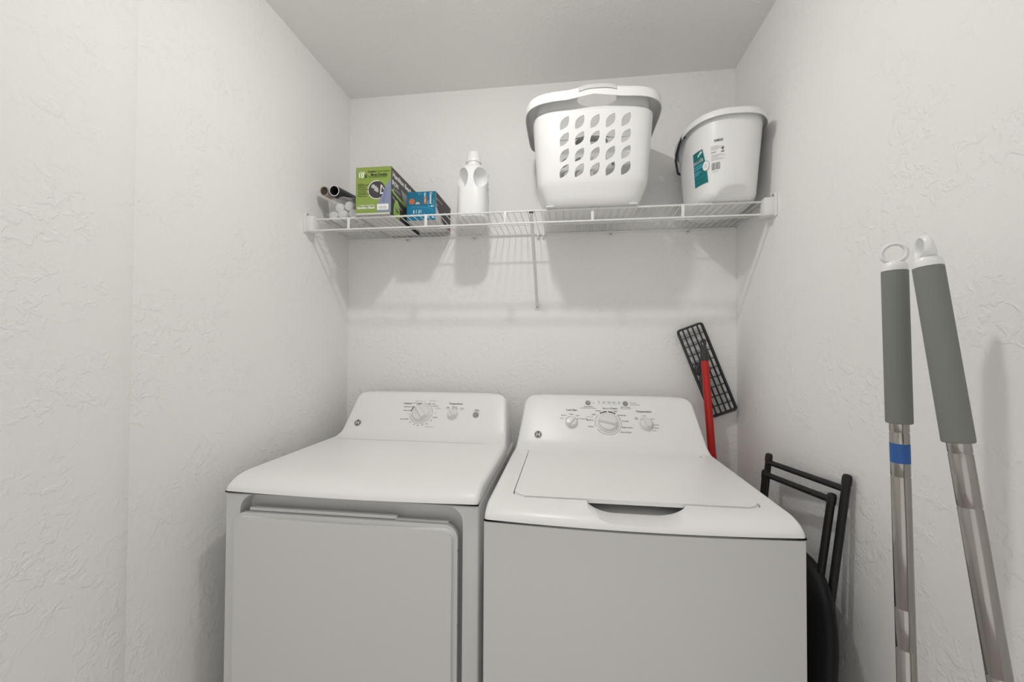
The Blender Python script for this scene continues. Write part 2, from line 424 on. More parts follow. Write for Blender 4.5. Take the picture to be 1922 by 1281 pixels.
for a0, a1, mi in ((100, 114, 2), (116, 124, 2), (140, 170, 2), (35, 85, 1), (2, 33, 1), (-28, -2, 1), (-58, -30, 1), (-88, -60, 1), (-118, -90, 1), (-148, -120, 1), (-172, -150, 1)):
    pr.arc(0.4145, 0.0845, 0.0455, 0.0032 if mi == 2 else 0.002, a0, a1, FD, d, mi, 10)
T_('Cottons', 0.3478, 0.128, 0.0105, 0, True); T_('Optimum Dry', 0.357, 0.1122, 0.0075); T_('More Dry', 0.355, 0.0951, 0.0075)
T_('Off', 0.3605, 0.0808, 0.006, 1); T_('Quick Fluff', 0.351, 0.0568, 0.0075)
for t, x, y in (('20', 0.3788, 0.0436), ('30', 0.3963, 0.0349), ('40', 0.4125, 0.0308), ('50', 0.4313, 0.0337), ('60', 0.4475, 0.0388), ('70', 0.4617, 0.0531)): T_(t, x, y, 0.0070)
T_('Timed Dry', 0.4600, 0.0260, 0.0075, 1); T_('80 Min.', 0.476, 0.0676, 0.0070); T_('Off', 0.4722, 0.0864, 0.006, 1)
T_('Easy Care', 0.4520, 0.1417, 0.0075, 1); T_('More Dry', 0.4505, 0.1281, 0.0072); T_('Less Dry', 0.4655, 0.1187, 0.0072); T_('Delicates', 0.4790, 0.1093, 0.0068, 1)
T_('Off', 0.4165, 0.1384, 0.006, 1); T_('Less Dry', 0.3823, 0.1301, 0.0072); T_('Damp Dry', 0.3938, 0.1395, 0.0066, 1)
T_('Temperature', 0.5490, 0.1310, 0.0105, 0, True); T_('Medium', 0.5478, 0.1160, 0.0068); T_('Easy Care', 0.5490, 0.1085, 0.0060)
T_('High', 0.5195, 0.1130, 0.0068); T_('Cottons', 0.5190, 0.1065, 0.0055, 1); T_('Low', 0.5772, 0.1120, 0.0068); T_('Delicates', 0.5785, 0.1055, 0.0055, 1)
T_('Start', 0.6390, 0.1045, 0.0085, 0, True); T_('Push to start', 0.6385, 0.0970, 0.0052, 1)
tag(pr.build('panel_lettering', [M_DARK, M_LGREY, M_BLACK], dr), kind='stuff')

# ---------------- washer
WX0, WX1, WYF, WZS = 0.800, 1.486, -0.826, 0.902
wa = thing('washing_machine', ((WX0+WX1)/2, -0.45, 0), 'white top-loading washing machine with a flat lid, right of the dryer', 'washer')
FW = face_frame((-0.25, 0.955), 1.26)
wcap = cap_mesh(WX0+0.001, WX1-0.001, WYF, WZS, 0.932, 0.062, -0.297, (-0.25, 0.955), 1.26, -0.112, 1.109, -0.09, 0.018, 0.030, 0.05)
LID = (0.860, -0.752, 1.432, -0.302)
cav = MB().prism(rrect(LID[0]-0.003, LID[1]-0.003, LID[2]+0.003, LID[3]+0.003, 0.030, 8), FR_TOP(0), 0.9005, 1.0)
sc_poly = [(1.030, 0.97), (1.036, 0.940)]+bez((1.040, 0.932), (1.060, 0.915), (1.100, 0.912), 6)+bez((1.200, 0.912), (1.240, 0.915), (1.259, 0.932), 6)+[(1.263, 0.940), (1.269, 0.97)]
scoop = MB().prism(sc_poly, (V((0, -0.75, -0.0075)), V((1, 0, 0)), V((0, 0, 1)), V((0, -1, 0.085))), -0.02, 0.16)
boolean(wcap, [cav, scoop]).build('top_cap', M_ENAMEL, wa, angle=40)
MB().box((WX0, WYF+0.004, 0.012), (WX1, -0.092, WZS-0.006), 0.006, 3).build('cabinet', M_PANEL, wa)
# bowed front skin
sk = MB(); nn = 20; vs = []; fs = []
for k in range(nn+1):
    q = -1+2*k/nn; x = (WX0+WX1)/2+q*(0.343-0.004); y = WYF+0.004-0.017*(1-q*q)
    vs += [V((x, y, 0.05)), V((x, y, WZS-0.007)), V((x, WYF+0.012, 0.05)), V((x, WYF+0.012, WZS-0.007))]
for k in range(nn):
    a = 4*k; fs += [[a, a+4, a+5, a+1], [a+1, a+5, a+7, a+3], [a, a+2, a+6, a+4], [a+2, a+3, a+7, a+6]]
fs += [[0, 1, 3, 2], [4*nn, 4*nn+2, 4*nn+3, 4*nn+1]]
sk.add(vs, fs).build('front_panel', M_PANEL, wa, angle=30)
for x in (WX0+0.06, WX1-0.06):
    for y in (-0.72, -0.15): MB().lathe([(0.018, 0), (0.022, 0.004), (0.012, 0.008), (0.012, 0.014)], (x, y, 0), seg=14).build('foot', M_DGREY, wa)
b = bmesh.new(); pl = rrect(*LID, 0.027, 8)
vb = [b.verts.new((x, y, 0.9245)) for x, y in pl]; vt = [b.verts.new((x, y, 0.9345)) for x, y in pl]
b.faces.new(vb[::-1]); ft = b.faces.new(vt)
for i in range(len(pl)): b.faces.new([vb[i], vb[(i+1) % len(pl)], vt[(i+1) % len(pl)], vt[i]])
bmesh.ops.bevel(b, geom=[e for e in ft.edges], offset=0.005, segments=3, affect='EDGES')
lid = MB().bm(b).build('lid', M_ENAMEL, wa, angle=40)
for x in (LID[0]-0.004, LID[2]+0.004):
    MB().box((x-0.003, LID[3]-0.006, 0.926), (x+0.003, LID[3]+0.002, 0.9325), 0.0015).build('hinge', M_DARK, wa)
logo(wa, FW, 0.8856, 0.0262, 0.0140)
knob(wa, FW, 1.1425, 0.0815, 0.040, -14, 'cycle_dial', True)
knob(wa, FW, 1.0090, 0.0790, 0.0215, 55, 'load_size_knob')
knob(wa, FW, 1.2775, 0.0790, 0.0225, 108, 'temperature_knob')
button(wa, FW, 1.0714, 0.1651, 0.0095); button(wa, FW, 1.2112, 0.1651, 0.0098)
pr = MB()
T_ = lambda t, x, y, sz, mi=0, bold=False, al='c': pr.text(t, x, y, sz, FW, d, mi, bold=bold, align=al)
for a0, a1, mi in ((54, 62, 2), (64, 87, 2), (93, 116, 2), (118, 126, 2), (138, 165, 1), (168, 200, 1), (212, 330, 1), (10, 44, 1), (-8, 7, 1), (-26, -10, 1)):
    pr.arc(1.1425, 0.0815, 0.0475, 0.0045 if mi == 2 else 0.0026, a0, a1, FW, d, mi, 12)
for cx, segs in ((1.009, ((100, 128, 1), (130, 150, 1), (28, 42, 2))), (1.2775, ((98, 135, 1), (30, 55, 1), (0, 28, 1), (-18, -2, 1), (-40, -20, 1)))):
    for a0, a1, mi in segs: pr.arc(cx, 0.079, 0.0265, 0.0024, a0, a1, FW, d, mi, 8)
T_('Load Size', 1.0085, 0.1330, 0.0105, 0, True); T_('Temperature', 1.2753, 0.1335, 0.0105, 0, True)
for t, x in (('Fill', 1.1126), ('Soak', 1.1315), ('Wash', 1.1505), ('Rinse', 1.1695), ('Spin', 1.1884)):
    T_(t, x, 0.1712, 0.0058, 0); pr.disc(x, 0.1637, 0.0017, FW, d, 0, 10)
for x in (1.122, 1.141, 1.160, 1.179): pr.rect(x-0.004, 0.1634, x+0.004, 0.1640, FW, d, 1)
pr.rect(1.083, 0.1646, 1.0895, 0.1652, FW, d, 1); pr.disc(1.0925, 0.1649, 0.0018, FW, d, 0, 10)
T_('Deep Rinse', 1.0719, 0.1492, 0.0072, 0); T_('Adds deep rinse for softener', 1.0719, 0.1430, 0.0052, 0)
T_('Start / Pause', 1.2110, 0.1500, 0.0068, 0); T_('Hold 3 sec to reset', 1.2110, 0.1436, 0.0050, 0)
T_('Power', 1.2365, 0.1694, 0.0060, 0, al='l'); T_('Lid Locked', 1.2365, 0.1613, 0.0060, 0, al='l')
pr.disc(1.2318, 0.1694, 0.0018, FW, d, 0, 10); pr.disc(1.2318, 0.1613, 0.0018, FW, d, 0, 10)
T_('Heavy', 1.1090, 0.1325, 0.0080); T_('Medium', 1.1390, 0.1432, 0.0080); T_('Colors', 1.1672, 0.1438, 0.0095, 0, True); T_('Light', 1.1725, 0.1320, 0.0080)
T_('Delicates', 1.1950, 0.1154, 0.0080); T_('Casuals', 1.2055, 0.0912, 0.0080); T_('Bulky Items', 1.2100, 0.0652, 0.0080); T_('Drain & Spin', 1.2030, 0.0457, 0.0080)
T_('Light', 1.0915, 0.1165, 0.0080); T_('Whites', 1.0760, 0.1050, 0.0080, 1); T_('Medium', 1.0765, 0.0925, 0.0080); T_('Heavy', 1.0800, 0.0654, 0.0080)
T_('Small', 0.9715, 0.0964, 0.0064); T_('Medium', 0.9800, 0.1092, 0.0064); T_('Large', 1.0070, 0.1155, 0.0064); T_('Super', 1.0320, 0.1095, 0.0064); T_('Precise Fill', 1.0515, 0.0964, 0.0064)
T_('Tap', 1.2455, 0.1068, 0.0064); T_('Cold', 1.2455, 0.1010, 0.0064); T_('Cold', 1.2750, 0.1150, 0.0064); T_('Cool', 1.3035, 0.1031, 0.0064)
T_('Colors', 1.3145, 0.0794, 0.0064); T_('Warm', 1.3130, 0.0665, 0.0064); T_('Hot', 1.3060, 0.0556, 0.0064)
tag(pr.build('panel_lettering', [M_DARK, M_LGREY, M_BLACK], wa), kind='stuff')

# ================================================================== wire shelf
SZ = 1.787; SY = -0.300
sh = thing('wire_shelf', (W/2, -0.15, SZ), 'white wire closet shelf spanning the wall above the appliances', 'shelf')
def rail(y, z, r, name): MB().tube([(0.006, y, z), (W-0.006, y, z)], r, 8).build(name, M_WIRE, sh)
rail(-0.008, SZ-0.002, 0.0032, 'back_rail'); rail(-0.145, SZ-0.003, 0.0026, 'middle_rail')
rail(SY, SZ-0.001, 0.0034, 'front_rail'); rail(SY-0.003, SZ-0.044, 0.0034, 'lip_rail')
n_w = 66; x_w = [0.010+k*(W-0.020)/(n_w-1) for k in range(n_w)]
w0 = MB().tube([(0, -0.004, SZ+0.0018), (0, SY, SZ+0.0030), (0, SY-0.0045, SZ-0.0015)], 0.0015, 6).build('shelf_wire', M_WIRE, None, origin=(0, 0, 0))
w0.parent = sh; w0.location = V((x_w[0], 0, 0))-sh.location
for x in x_w[1:]:
    c = w0.copy(); COL.objects.link(c); c.parent = sh; c.location = V((x, 0, 0))-sh.location
for x in (0.168, 0.472, 0.768, 1.078, 1.381):
    MB().box((x-0.005, SY-0.0055, SZ-0.044), (x+0.005, SY-0.0015, SZ), 0.001).build('lip_tie', M_WIRE, sh)
for x, sx in ((0.0, 1), (W, -1)):
    bb = MB(); a, c_ = sorted((x+sx*0.0005, x+sx*0.036))
    bb.box((a, SY-0.022, SZ-0.052), (c_, SY+0.016, SZ+0.008), 0.004)
    a, c_ = sorted((x, x+sx*0.006)); bb.box((a, SY-0.030, SZ-0.056), (c_, SY+0.022, SZ+0.012), 0.002)
    br = bb.build('end_bracket', M_WIRE, sh)
    MB().lathe([(0.010, 0), (0.010, 0.004), (0.006, 0.005)], (x, SY-0.012, SZ+0.015), (sx, 0, 0), 16).build('screw_tab', M_WIRE, br)
    MB().lathe([(0.0035, 0), (0.003, 0.0015)], (x+sx*0.0048, SY-0.012, SZ+0.016), (sx, 0, 0), 12).build('screw', M_SCREW, br)
for x in (0.2833, 0.5875, 0.8675, 0.8903, 1.1711, 1.478):
    cl = MB().box((x-0.006, -0.012, SZ-0.020), (x+0.006, -0.0002, SZ+0.004), 0.003).build('wall_clip', M_WIRE, sh)
    MB().lathe([(0.0032, 0), (0.0026, 0.0015)], (x, -0.0118, SZ-0.013), (0, -1, 0), 12).build('screw', M_SCREW, cl)
br = MB().tube([(0.8624, SY-0.002, SZ-0.006), (0.864, -0.014, 1.490)], 0.0062, 12).tube([(0.864, -0.014, 1.490), (0.864, -0.006, 1.478)], [0.0062, 0.005], 10).build('support_brace', M_WIRE, sh)
MB().box((0.856, -0.006, 1.462), (0.872, -0.0002, 1.490), 0.002).build('brace_foot', M_WIRE, br)
MB().box((0.855, SY-0.008, SZ-0.010), (0.870, SY+0.008, SZ-0.004), 0.002).build('brace_hook', M_DGREY, br)
MB().lathe([(0.0035, 0), (0.003, 0.002)], (0.864, -0.006, 1.470), (0, -1, 0), 12).build('screw', M_SCREW, br)
DZ = SZ+0.0048                          # top of the shelf wires

# ================================================================== things on the shelf
# ---- bag of paper rolls
random.seed(4)
bag = thing('plastic_bag', (0.10, -0.18, DZ), 'crumpled clear plastic bag with white rolls at the left end of the shelf', 'bag')
b = bmesh.new(); bmesh.ops.create_icosphere(b, subdivisions=4, radius=1)
for v in b.verts:
    p = v.co.copy()
    sx = math.copysign(abs(p.x)**0.75, p.x); sy = math.copysign(abs(p.y)**0.7, p.y); sz = math.copysign(abs(p.z)**0.6, p.z)
    k = 1+0.16*noise.noise(p*2.2)+0.14*noise.noise(p*5+V((3, 1, 2)))+0.05*noise.noise(p*13)
    v.co = V((0.118+0.072*sx*k, -0.165+0.125*sy*k, DZ+0.050+0.049*sz*min(k, 1.03)))
    v.co.x = max(v.co.x, 0.004+0.012*random.random()); v.co.x = min(v.co.x, 0.196); v.co.z = max(v.co.z, DZ+0.0004); v.co.y = min(v.co.y, -0.006)
MB().bm(b).build('film', M_FILM, bag, angle=25)
for i, (x, y, z) in enumerate(((0.075, -0.255, 0.022), (0.118, -0.265, 0.024), (0.160, -0.260, 0.026), (0.098, -0.250, 0.056), (0.142, -0.258, 0.058))):
    MB().lathe([(0.012, 0), (0.017, 0.002), (0.019, 0.012), (0.019, 0.09), (0.016, 0.10)], (x, y, DZ+z), (0.0, 1, 0.04), 14).build('paper_roll', M_PAPER, bag)
def roll(x, z, r, y0, L, label, outer, inner, rim, solid):
    t = thing('cardboard_tube', (x, y0+L/2, z-r), label, 'tube', 'tubes lying on the plastic bag')
    ax = (0.0, 1, 0.10)
    MB().lathe([(r*0.86, 0.001), (r*0.86, 0), (r*0.97, 0), (r, 0.002), (r, L), (r*0.86, L), (r*0.86, 0.001)], (x, y0, z), ax, 28, caps=False).build('shell', outer, t)
    MB().lathe([(r*0.855, 0.004 if solid else 0.12), (0.0008, 0.006 if solid else 0.122)], (x, y0, z), ax, 28, caps=False).build('core', inner, t)
    MB().lathe([(r*0.86, 0.0002), (r*0.87, -0.0012), (r*0.97, -0.0012), (r*0.99, 0.0002)], (x, y0, z), ax, 28, caps=False).build('rim', rim, t)
    if not solid: MB().lathe([(r*0.858, 0.0008), (r*0.858, 0.121)], (x, y0, z), ax, 28, caps=False).build('bore', inner, t)
roll(0.0445, 1.9085, 0.0185, -0.268, 0.17, 'kraft cardboard tube with a dark filled end, beside the left wall', M_KRAFT, M_DBROWN, M_KRAFT, True)
roll(0.0890, 1.9060, 0.0210, -0.272, 0.17, 'black tube with a white rim and open end, next to the kraft tube', M_CHAR, M_BLACK, M_PAPER, False)

# ---- green steam-iron box
def carton(name, lo, hi, label, mats, cat='box'):
    c = thing(name, ((lo[0]+hi[0])/2, (lo[1]+hi[1])/2, lo[2]), label, cat)
    return c
G0, G1 = V((0.2000, -0.3120, DZ+0.0012)), V((0.3400, -0.014, 1.9725))
gb = carton('iron_box', G0, G1, 'green and charcoal carton of a steam iron lettered 10x more durable', None)
e = 0.0012
MB().box(G0, G1, e, 1, mi=0).build('carton_body', M_CHAR, gb)
ff = MB().box((G0.x+0.0005, G0.y-0.0006, G0.z+0.006), (G1.x-0.0005, G0.y+0.004, G1.z-0.001), 0.0005, 1).build('front_face', M_GREEN, gb)
MB().box((G0.x+0.004, G0.y+0.004, G0.z-0.0001), (G1.x-0.006, G1.y-0.004, G0.z+0.004)).build('bottom_face', M_CARDW, gb)
MB().box((G0.x+0.001, G0.y-0.0004, G0.z-0.0002), (G1.x-0.004, G0.y+0.003, G0.z+0.0058), 0.0004, 1).build('bottom_flap', M_CARDW, gb)
FG = (V((G0.x, G0.y-0.0006, G0.z+0.006)), V((1, 0, 0)), V((0, 0, 1)), V((0, -1, 0)))
gw, gh = 0.140, G1.z-G0.z-0.007
P = MB()
P.flat([(gw*0.995, gh*0.735), (gw*0.965, gh*0.70), (gw*0.63, gh*0.185), (gw*0.60, gh*0.015), (gw*0.995, gh*0.015)], FG, 0.0003, 3)
P.disc(gw*0.60, gh*0.50, gw*0.235, FG, 0.0004, 4, 40); P.arc(gw*0.60, gh*0.50, gw*0.243, gw*0.02, 75, 295, FG, 0.0005, 1, 40)
P.flat([(gw*0.995, gh*0.735), (gw*0.86, gh*0.585), (gw*0.70, gh*0.30), (gw*0.995, gh*0.30)], FG, 0.0006, 3)
for cx, cy, r in ((0.50, 0.575, 0.055), (0.56, 0.545, 0.05), (0.60, 0.515, 0.045), (0.57, 0.50, 0.04), (0.62, 0.47, 0.035)):
    P.disc(gw*cx, gh*cy, gw*r, FG, 0.00075+0.0001*cx, 5, 16)
P.flat([(gw*0.695, gh*0.40), (gw*0.715, gh*0.605), (gw*0.735, gh*0.605), (gw*0.82, gh*0.50), (gw*0.80, gh*0.495), (gw*0.737, gh*0.57), (gw*0.725, gh*0.43), (gw*0.78, gh*0.435), (gw*0.78, gh*0.41)], FG, 0.0009, 1)
for k in range(7): P.rect(gw*(0.80-0.0)+0.0018*k-0.006, gh*0.24+k*gh*0.045, gw*0.80+0.0018*k+0.002, gh*0.247+k*gh*0.045, FG, 0.0009, 0)
P.rect(gw*0.615, gh*0.055, gw*0.935, gh*0.185, FG, 0.0008, 1)
for k, w_ in enumerate((2, 1, 1, 3, 1, 2, 1, 1, 2, 1, 3, 1, 1, 2, 1)): P.rect(gw*0.665+k*gw*0.0155, gh*0.075, gw*0.665+k*gw*0.0155+w_*gw*0.0038, gh*0.14, FG, 0.001, 6)
P.disc(gw*0.185, gh*0.83, gw*0.115, FG, 0.0003, 2, 30); P.disc(gw*0.185, gh*0.83, gw*0.105, FG, 0.0004, 7, 30)
P.text('UP TO', gw*0.185, gh*0.895, 0.0085, FG, 0.0006, 1); P.text('10', gw*0.165, gh*0.832, 0.026, FG, 0.0006, 1, bold=True); P.text('x', gw*0.285, gh*0.825, 0.023, FG, 0.0006, 0, bold=True)
P.text('Durathon', gw*0.46, gh*0.905, 0.0105, FG, 0.0006, 0, bold=True, width=gw*0.23); P.text('Nonstick Soleplate', gw*0.78, gh*0.905, 0.0085, FG, 0.0006, 2, width=gw*0.36)
P.text('More Durable', gw*0.66, gh*0.835, 0.0150, FG, 0.0006, 0, bold=True, width=gw*0.46); P.text('Than traditional nonstick', gw*0.62, gh*0.788, 0.0105, FG, 0.0006, 2, width=gw*0.54)
for k, t in enumerate(('3-Way', 'Auto Shutoff', 'Self-Clean', 'Vertical Steam', 'Anti-Drip', 'Adjustable Steam', 'Pivot Cord')):
    P.text(t, gw*0.065, gh*(0.635, 0.612, 0.565, 0.518, 0.47, 0.425, 0.375)[k], 0.0082, FG, 0.0006, 2 if k == 0 else 0, align='l')
P.text('LIMITED WARRANTY', gw*0.33, gh*0.165, 0.0065, FG, 0.0006, 1); P.text('Hamilton Beach', gw*0.30, gh*0.118, 0.0135, FG, 0.0006, 1, bold=True, width=gw*0.50)
P.text('Good Thinking since 1910', gw*0.30, gh*0.070, 0.0065, FG, 0.0006, 7)
P.build('front_print', [M_BLACK, M_WPRINT, M_DGREEN, M_SLATE, M_CHAR, M_LGREY, M_GREY, M_LGREEN], ff)
FS = (V((G1.x, G0.y, G0.z)), V((0, 1, 0)), V((0, 0, 1)), V((1, 0, 0)))
P = MB(); sl = G1.y-G0.y; shh = G1.z-G0.z
P.text('Hamilton Beach', 0.105, shh*0.865, 0.026, FS, 0.0005, 0, bold=True, width=0.185)
P.text('IRON', 0.036, shh*0.69, 0.024, FS, 0.0005, 0, bold=True); P.text('Durathon', 0.054, shh*0.58, 0.016, FS, 0.0005, 1)
P.flat([(0.0, shh*0.50), (0.016, shh*0.56), (0.03, shh*0.50), (0.14, shh*0.44), (0.14, shh*0.37), (0.02, shh*0.46)], FS, 0.0006, 2)
P.flat([(0.014, shh*0.39), (0.10, shh*0.255), (0.10, shh*0.24), (0.014, shh*0.375)], FS, 0.0007, 0)
P.flat([(0.09, shh*0.70), (0.20, shh*0.66), (0.22, shh*0.40), (0.12, shh*0.42)], FS, 0.0004, 3)
P.flat([(0.052+0.030*math.cos(2*PI*k/32), max(0.001, shh*0.10+0.050*math.sin(2*PI*k/32))) for k in range(32)], FS, 0.0006, 4); P.flat([(0.046, shh*0.27), (0.064, shh*0.21), (0.074, shh*0.14), (0.05, shh*0.20)], FS, 0.0008, 1)
P.text('10x', 0.055, shh*0.16, 0.022, FS, 0.001, 5, bold=True)
P.build('side_print', [M_WPRINT, M_LGREY, M_LGREEN, M_GREY, M_LGREEN, M_DGREEN], gb)

# ---- blue carton
B0, B1 = V((0.3665, -0.2260, DZ)), V((0.4840, -0.020, 1.9045))
bb_ = carton('blue_box', B0, B1, 'turquoise carton with orange discs between the iron box and the bottle', None)
MB().box(B0, B1, e, 1).build('carton_body', M_CARDW, bb_)
fb = MB().box((B0.x+0.0002, B0.y-0.0006, B0.z+0.0002), (B1.x-0.0002, B0.y+0.003, B1.z-0.0002), 0.0005, 1).build('front_face', M_CYAN, bb_)
FB = (V((B0.x, B0.y-0.0006, B0.z)), V((1, 0, 0)), V((0, 0, 1)), V((0, -1, 0)))
bw, bh = B1.x-B0.x, B1.z-B0.z
P = MB()
P.rect(0.001, 0.001, bw*0.995, bh*0.50, FB, 0.0003, 1)
P.disc(bw*0.18, bh*0.665, bw*0.10, FB, 0.0005, 2, 28); P.arc(bw*0.18, bh*0.665, bw*0.055, bw*0.025, 0, 360, FB, 0.0007, 3, 20)
P.rect(bw*0.60, bh*0.57, bw*0.68, bh*0.80, FB, 0.0005, 2); P.rect(bw*0.63, bh*0.62, bw*0.645, bh*0.75, FB, 0.0007, 0)
P.arc(bw*0.42, bh*0.56, bw*0.085, bw*0.045, 0, 150, FB, 0.0005, 4, 14); P.arc(bw*0.38, bh*0.56, bw*0.045, bw*0.07, 0, 180, FB, 0.0006, 5, 14)
pts = bez((0.06, 0.24), (0.10, 0.48), (0.33, 0.485), 8)+bez((0.33, 0.485), (0.55, 0.44), (0.70, 0.43), 6)+bez((0.70, 0.43), (0.92, 0.40), (0.93, 0.24), 8)
for i in range(len(pts)-1):
    (ax_, ay), (bx_, by) = pts[i], pts[i+1]
    P.flat([(ax_*bw, ay*bh-0.0006), (bx_*bw, by*bh-0.0006), (bx_*bw, by*bh+0.0006), (ax_*bw, ay*bh+0.0006)], FB, 0.0005, 6)
P.text('Command', bw*0.835, bh*0.765, 0.0135, FB, 0.0006, 0, rot=-PI/2, bold=True, width=bh*0.40); P.text('LARGE', bw*0.935, bh*0.62, 0.008, FB, 0.0006, 6, rot=-PI/2, bold=True)
for x0_, y0_, x1_, y1_, mi in ((0.71, 0.54, 0.73, 0.70, 6), (0.745, 0.54, 0.765, 0.66, 6), (0.585, 0.84, 0.605, 0.96, 6), (0.62, 0.80, 0.645, 0.96, 0), (0.66, 0.85, 0.675, 0.96, 6), (0.40, 0.88, 0.415, 0.96, 6), (0.43, 0.90, 0.445, 0.96, 6), (0.47, 0.88, 0.485, 0.96, 6),
                                (0.235, 0.24, 0.265, 0.36, 0), (0.275, 0.24, 0.295, 0.33, 6), (0.335, 0.24, 0.35, 0.37, 0), (0.42, 0.24, 0.445, 0.36, 0), (0.46, 0.24, 0.48, 0.36, 6), (0.495, 0.26, 0.51, 0.36, 0)):
    P.rect(bw*x0_, bh*y0_, bw*x1_, bh*y1_, FB, 0.0006, mi)      # print too small to read in the photo
P.rect(bw*0.84, bh*0.46, bw*0.90, bh*0.505, FB, 0.0006, 0); P.rect(bw*0.91, bh*0.46, bw*0.96, bh*0.505, FB, 0.0006, 6); P.flat([(bw*0.72, bh*0.48), (bw*0.80, bh*0.51), (bw*0.80, bh*0.45)], FB, 0.0006, 6)
P.rect(bw*0.74, bh*0.08, bw*0.79, bh*0.13, FB, 0.0006, 6); P.rect(bw*0.88, bh*0.07, bw*0.93, bh*0.12, FB, 0.0006, 0)
P.build('front_print', [M_WPRINT, mat('mid_blue_carton', (0.0, 0.185, 0.34), 0.45), M_ORANGE, M_PINK, M_DARK, M_LGREY, M_CYAN2], fb)
FBS = (V((B1.x, B0.y, B0.z)), V((0, 1, 0)), V((0, 0, 1)), V((1, 0, 0)))
bl = B1.y-B0.y
P = MB()
P.flat([(0.003, bh*0.50), (bl*0.60, bh*0.40), (bl*0.985, bh*0.42), (bl*0.985, bh*0.995), (0.003, bh*0.995)], FBS, 0.0004, 0)
P.flat([(0.003, bh*0.50), (bl*0.62, bh*0.005), (bl*0.985, bh*0.005), (bl*0.985, bh*0.55), (bl*0.3, bh*0.55)], FBS, 0.0003, 0)
P.flat([(bl*0.62, bh*0.08), (bl*0.97, bh*0.02), (bl*0.97, bh*0.30), (bl*0.70, bh*0.30)], FBS, 0.0006, 1)
P.flat([(bl*0.02, bh*0.78), (bl*0.20, bh*0.80), (bl*0.42, bh*0.80), (bl*0.42, bh*0.77), (bl*0.20, bh*0.77), (bl*0.02, bh*0.74)], FBS, 0.0006, 2)
P.flat([(bl*0.02, bh*0.60), (bl*0.10, bh*0.58), (bl*0.12, bh*0.52), (bl*0.02, bh*0.54)], FBS, 0.0006, 2)
P.rect(bl*0.33, bh*0.04, bl*0.39, bh*0.20, FBS, 0.0005, 3)
P.build('side_print', [M_CHAR, M_PINK, M_LGREY, M_GREY], bb_)
MB().box((B0.x+0.002, B1.y-0.045, B0.z-0.0004), (B1.x-0.002, B1.y-0.004, B0.z+0.001)).build('bottom_band', M_CARDG, bb_)

# ---- detergent bottle
def sup(a, b, n, k, N):
    q = 2*PI*k/N; c, s_ = math.cos(q), math.sin(q)
    return (a*math.copysign(abs(c)**(2/n), c), b*math.copysign(abs(s_)**(2/n), s_))
def loft(rows, N=48, cap=True):
    """rows: (cx, cy, z, a, b, exponent, rot)"""
    vs = []; fs = []
    for cx, cy, z, a, b_, n, rot in rows:
        ca, sa = math.cos(rot), math.sin(rot)
        for k in range(N):
            x, y = sup(a, b_, n, k, N); vs.append(V((cx+x*ca-y*sa, cy+x*sa+y*ca, z)))
    for i in range(len(rows)-1):
        for k in range(N): fs.append([i*N+k, i*N+(k+1) % N, (i+1)*N+(k+1) % N, (i+1)*N+k])
    if cap: fs += [list(range(N))[::-1], [(len(rows)-1)*N+k for k in range(N)]]
    m = MB(); m.add(vs, fs); return m
BX, BY, BR = 0.622, -0.175, math.radians(4)
bt = thing('detergent_bottle', (BX, BY, DZ), 'white plastic detergent bottle with a grip handle on the shelf', 'bottle')
rows = [(BX, BY, DZ+h, a, b_, n, BR) for h, a, b_, n in ((0.0005, 0.052, 0.068, 3), (0.005, 0.058, 0.074, 3), (0.03, 0.060, 0.076, 3), (0.09, 0.0595, 0.075, 3), (0.14, 0.0585, 0.073, 2.8), (0.170, 0.057, 0.070, 2.7), (0.194, 0.053, 0.064, 2.5), (0.210, 0.044, 0.050, 2.3), (0.219, 0.034, 0.036, 2.1), (0.224, 0.028, 0.028, 2), (0.244, 0.026, 0.026, 2))]
body = loft(rows, 56)
def bl2w(x, y, h): 
    ca, sa = math.cos(BR), math.sin(BR); return V((BX+x*ca-y*sa, BY+x*sa+y*ca, DZ+h))
cut = []
for sx in (-1, 1):
    b = bmesh.new(); bmesh.ops.create_uvsphere(b, u_segments=28, v_segments=18, radius=1)
    for v in b.verts:
        p = v.co; tw = 1.0-0.25*max(0, -p.z)
        v.co = bl2w(sx*(0.039+0.009*p.z)+0.029*p.x*(1+0.28*p.z), -0.070+0.072*p.y, 0.157+0.046*p.z)
    cut.append(MB().bm(b))
    b = bmesh.new(); bmesh.ops.create_uvsphere(b, u_segments=28, v_segments=18, radius=1)
    for v in b.verts:
        p = v.co; v.co = bl2w(sx*0.150+0.098*p.x, -0.015+0.10*p.y, 0.115+0.085*p.z)
    cut.append(MB().bm(b))
boolean(body, cut).build('bottle_body', M_BOT, bt, angle=45)
c0 = bl2w(0, 0, 0.2345)
MB().lathe([(0.0305, 0), (0.031, 0.003), (0.031, 0.010), (0.0295, 0.015), (0.0275, 0.018), (0.0255, 0.037), (0.0235, 0.0405), (0.014, 0.0415), (0.0006, 0.0418)], c0, seg=32).build('screw_cap', M_BOT, bt)
P = MB()
fr = (bl2w(0.0605, -0.03, 0), V((-math.sin(BR), math.cos(BR), 0)), V((0, 0, 1)), V((math.cos(BR), math.sin(BR), 0)))
for k, (h, w_, x) in enumerate(((0.185, 0.02, 0.03), (0.178, 0.012, 0.032), (0.150, 0.018, 0.03), (0.128, 0.014, 0.034), (0.1, 0.02, 0.03), (0.09, 0.02, 0.03), (0.08, 0.02, 0.03))):
    P.rect(x-w_/2, h, x+w_/2, h+0.004, fr, 0.0002, 0)
for k in range(4): P.rect(0.012+0.004*k, 0.020+0.002*k, 0.0145+0.004*k, 0.045-0.003*k, fr, 0.0002, 1)
tag(P.build('side_label', [M_LGREY, M_GREY], bt), kind='stuff')

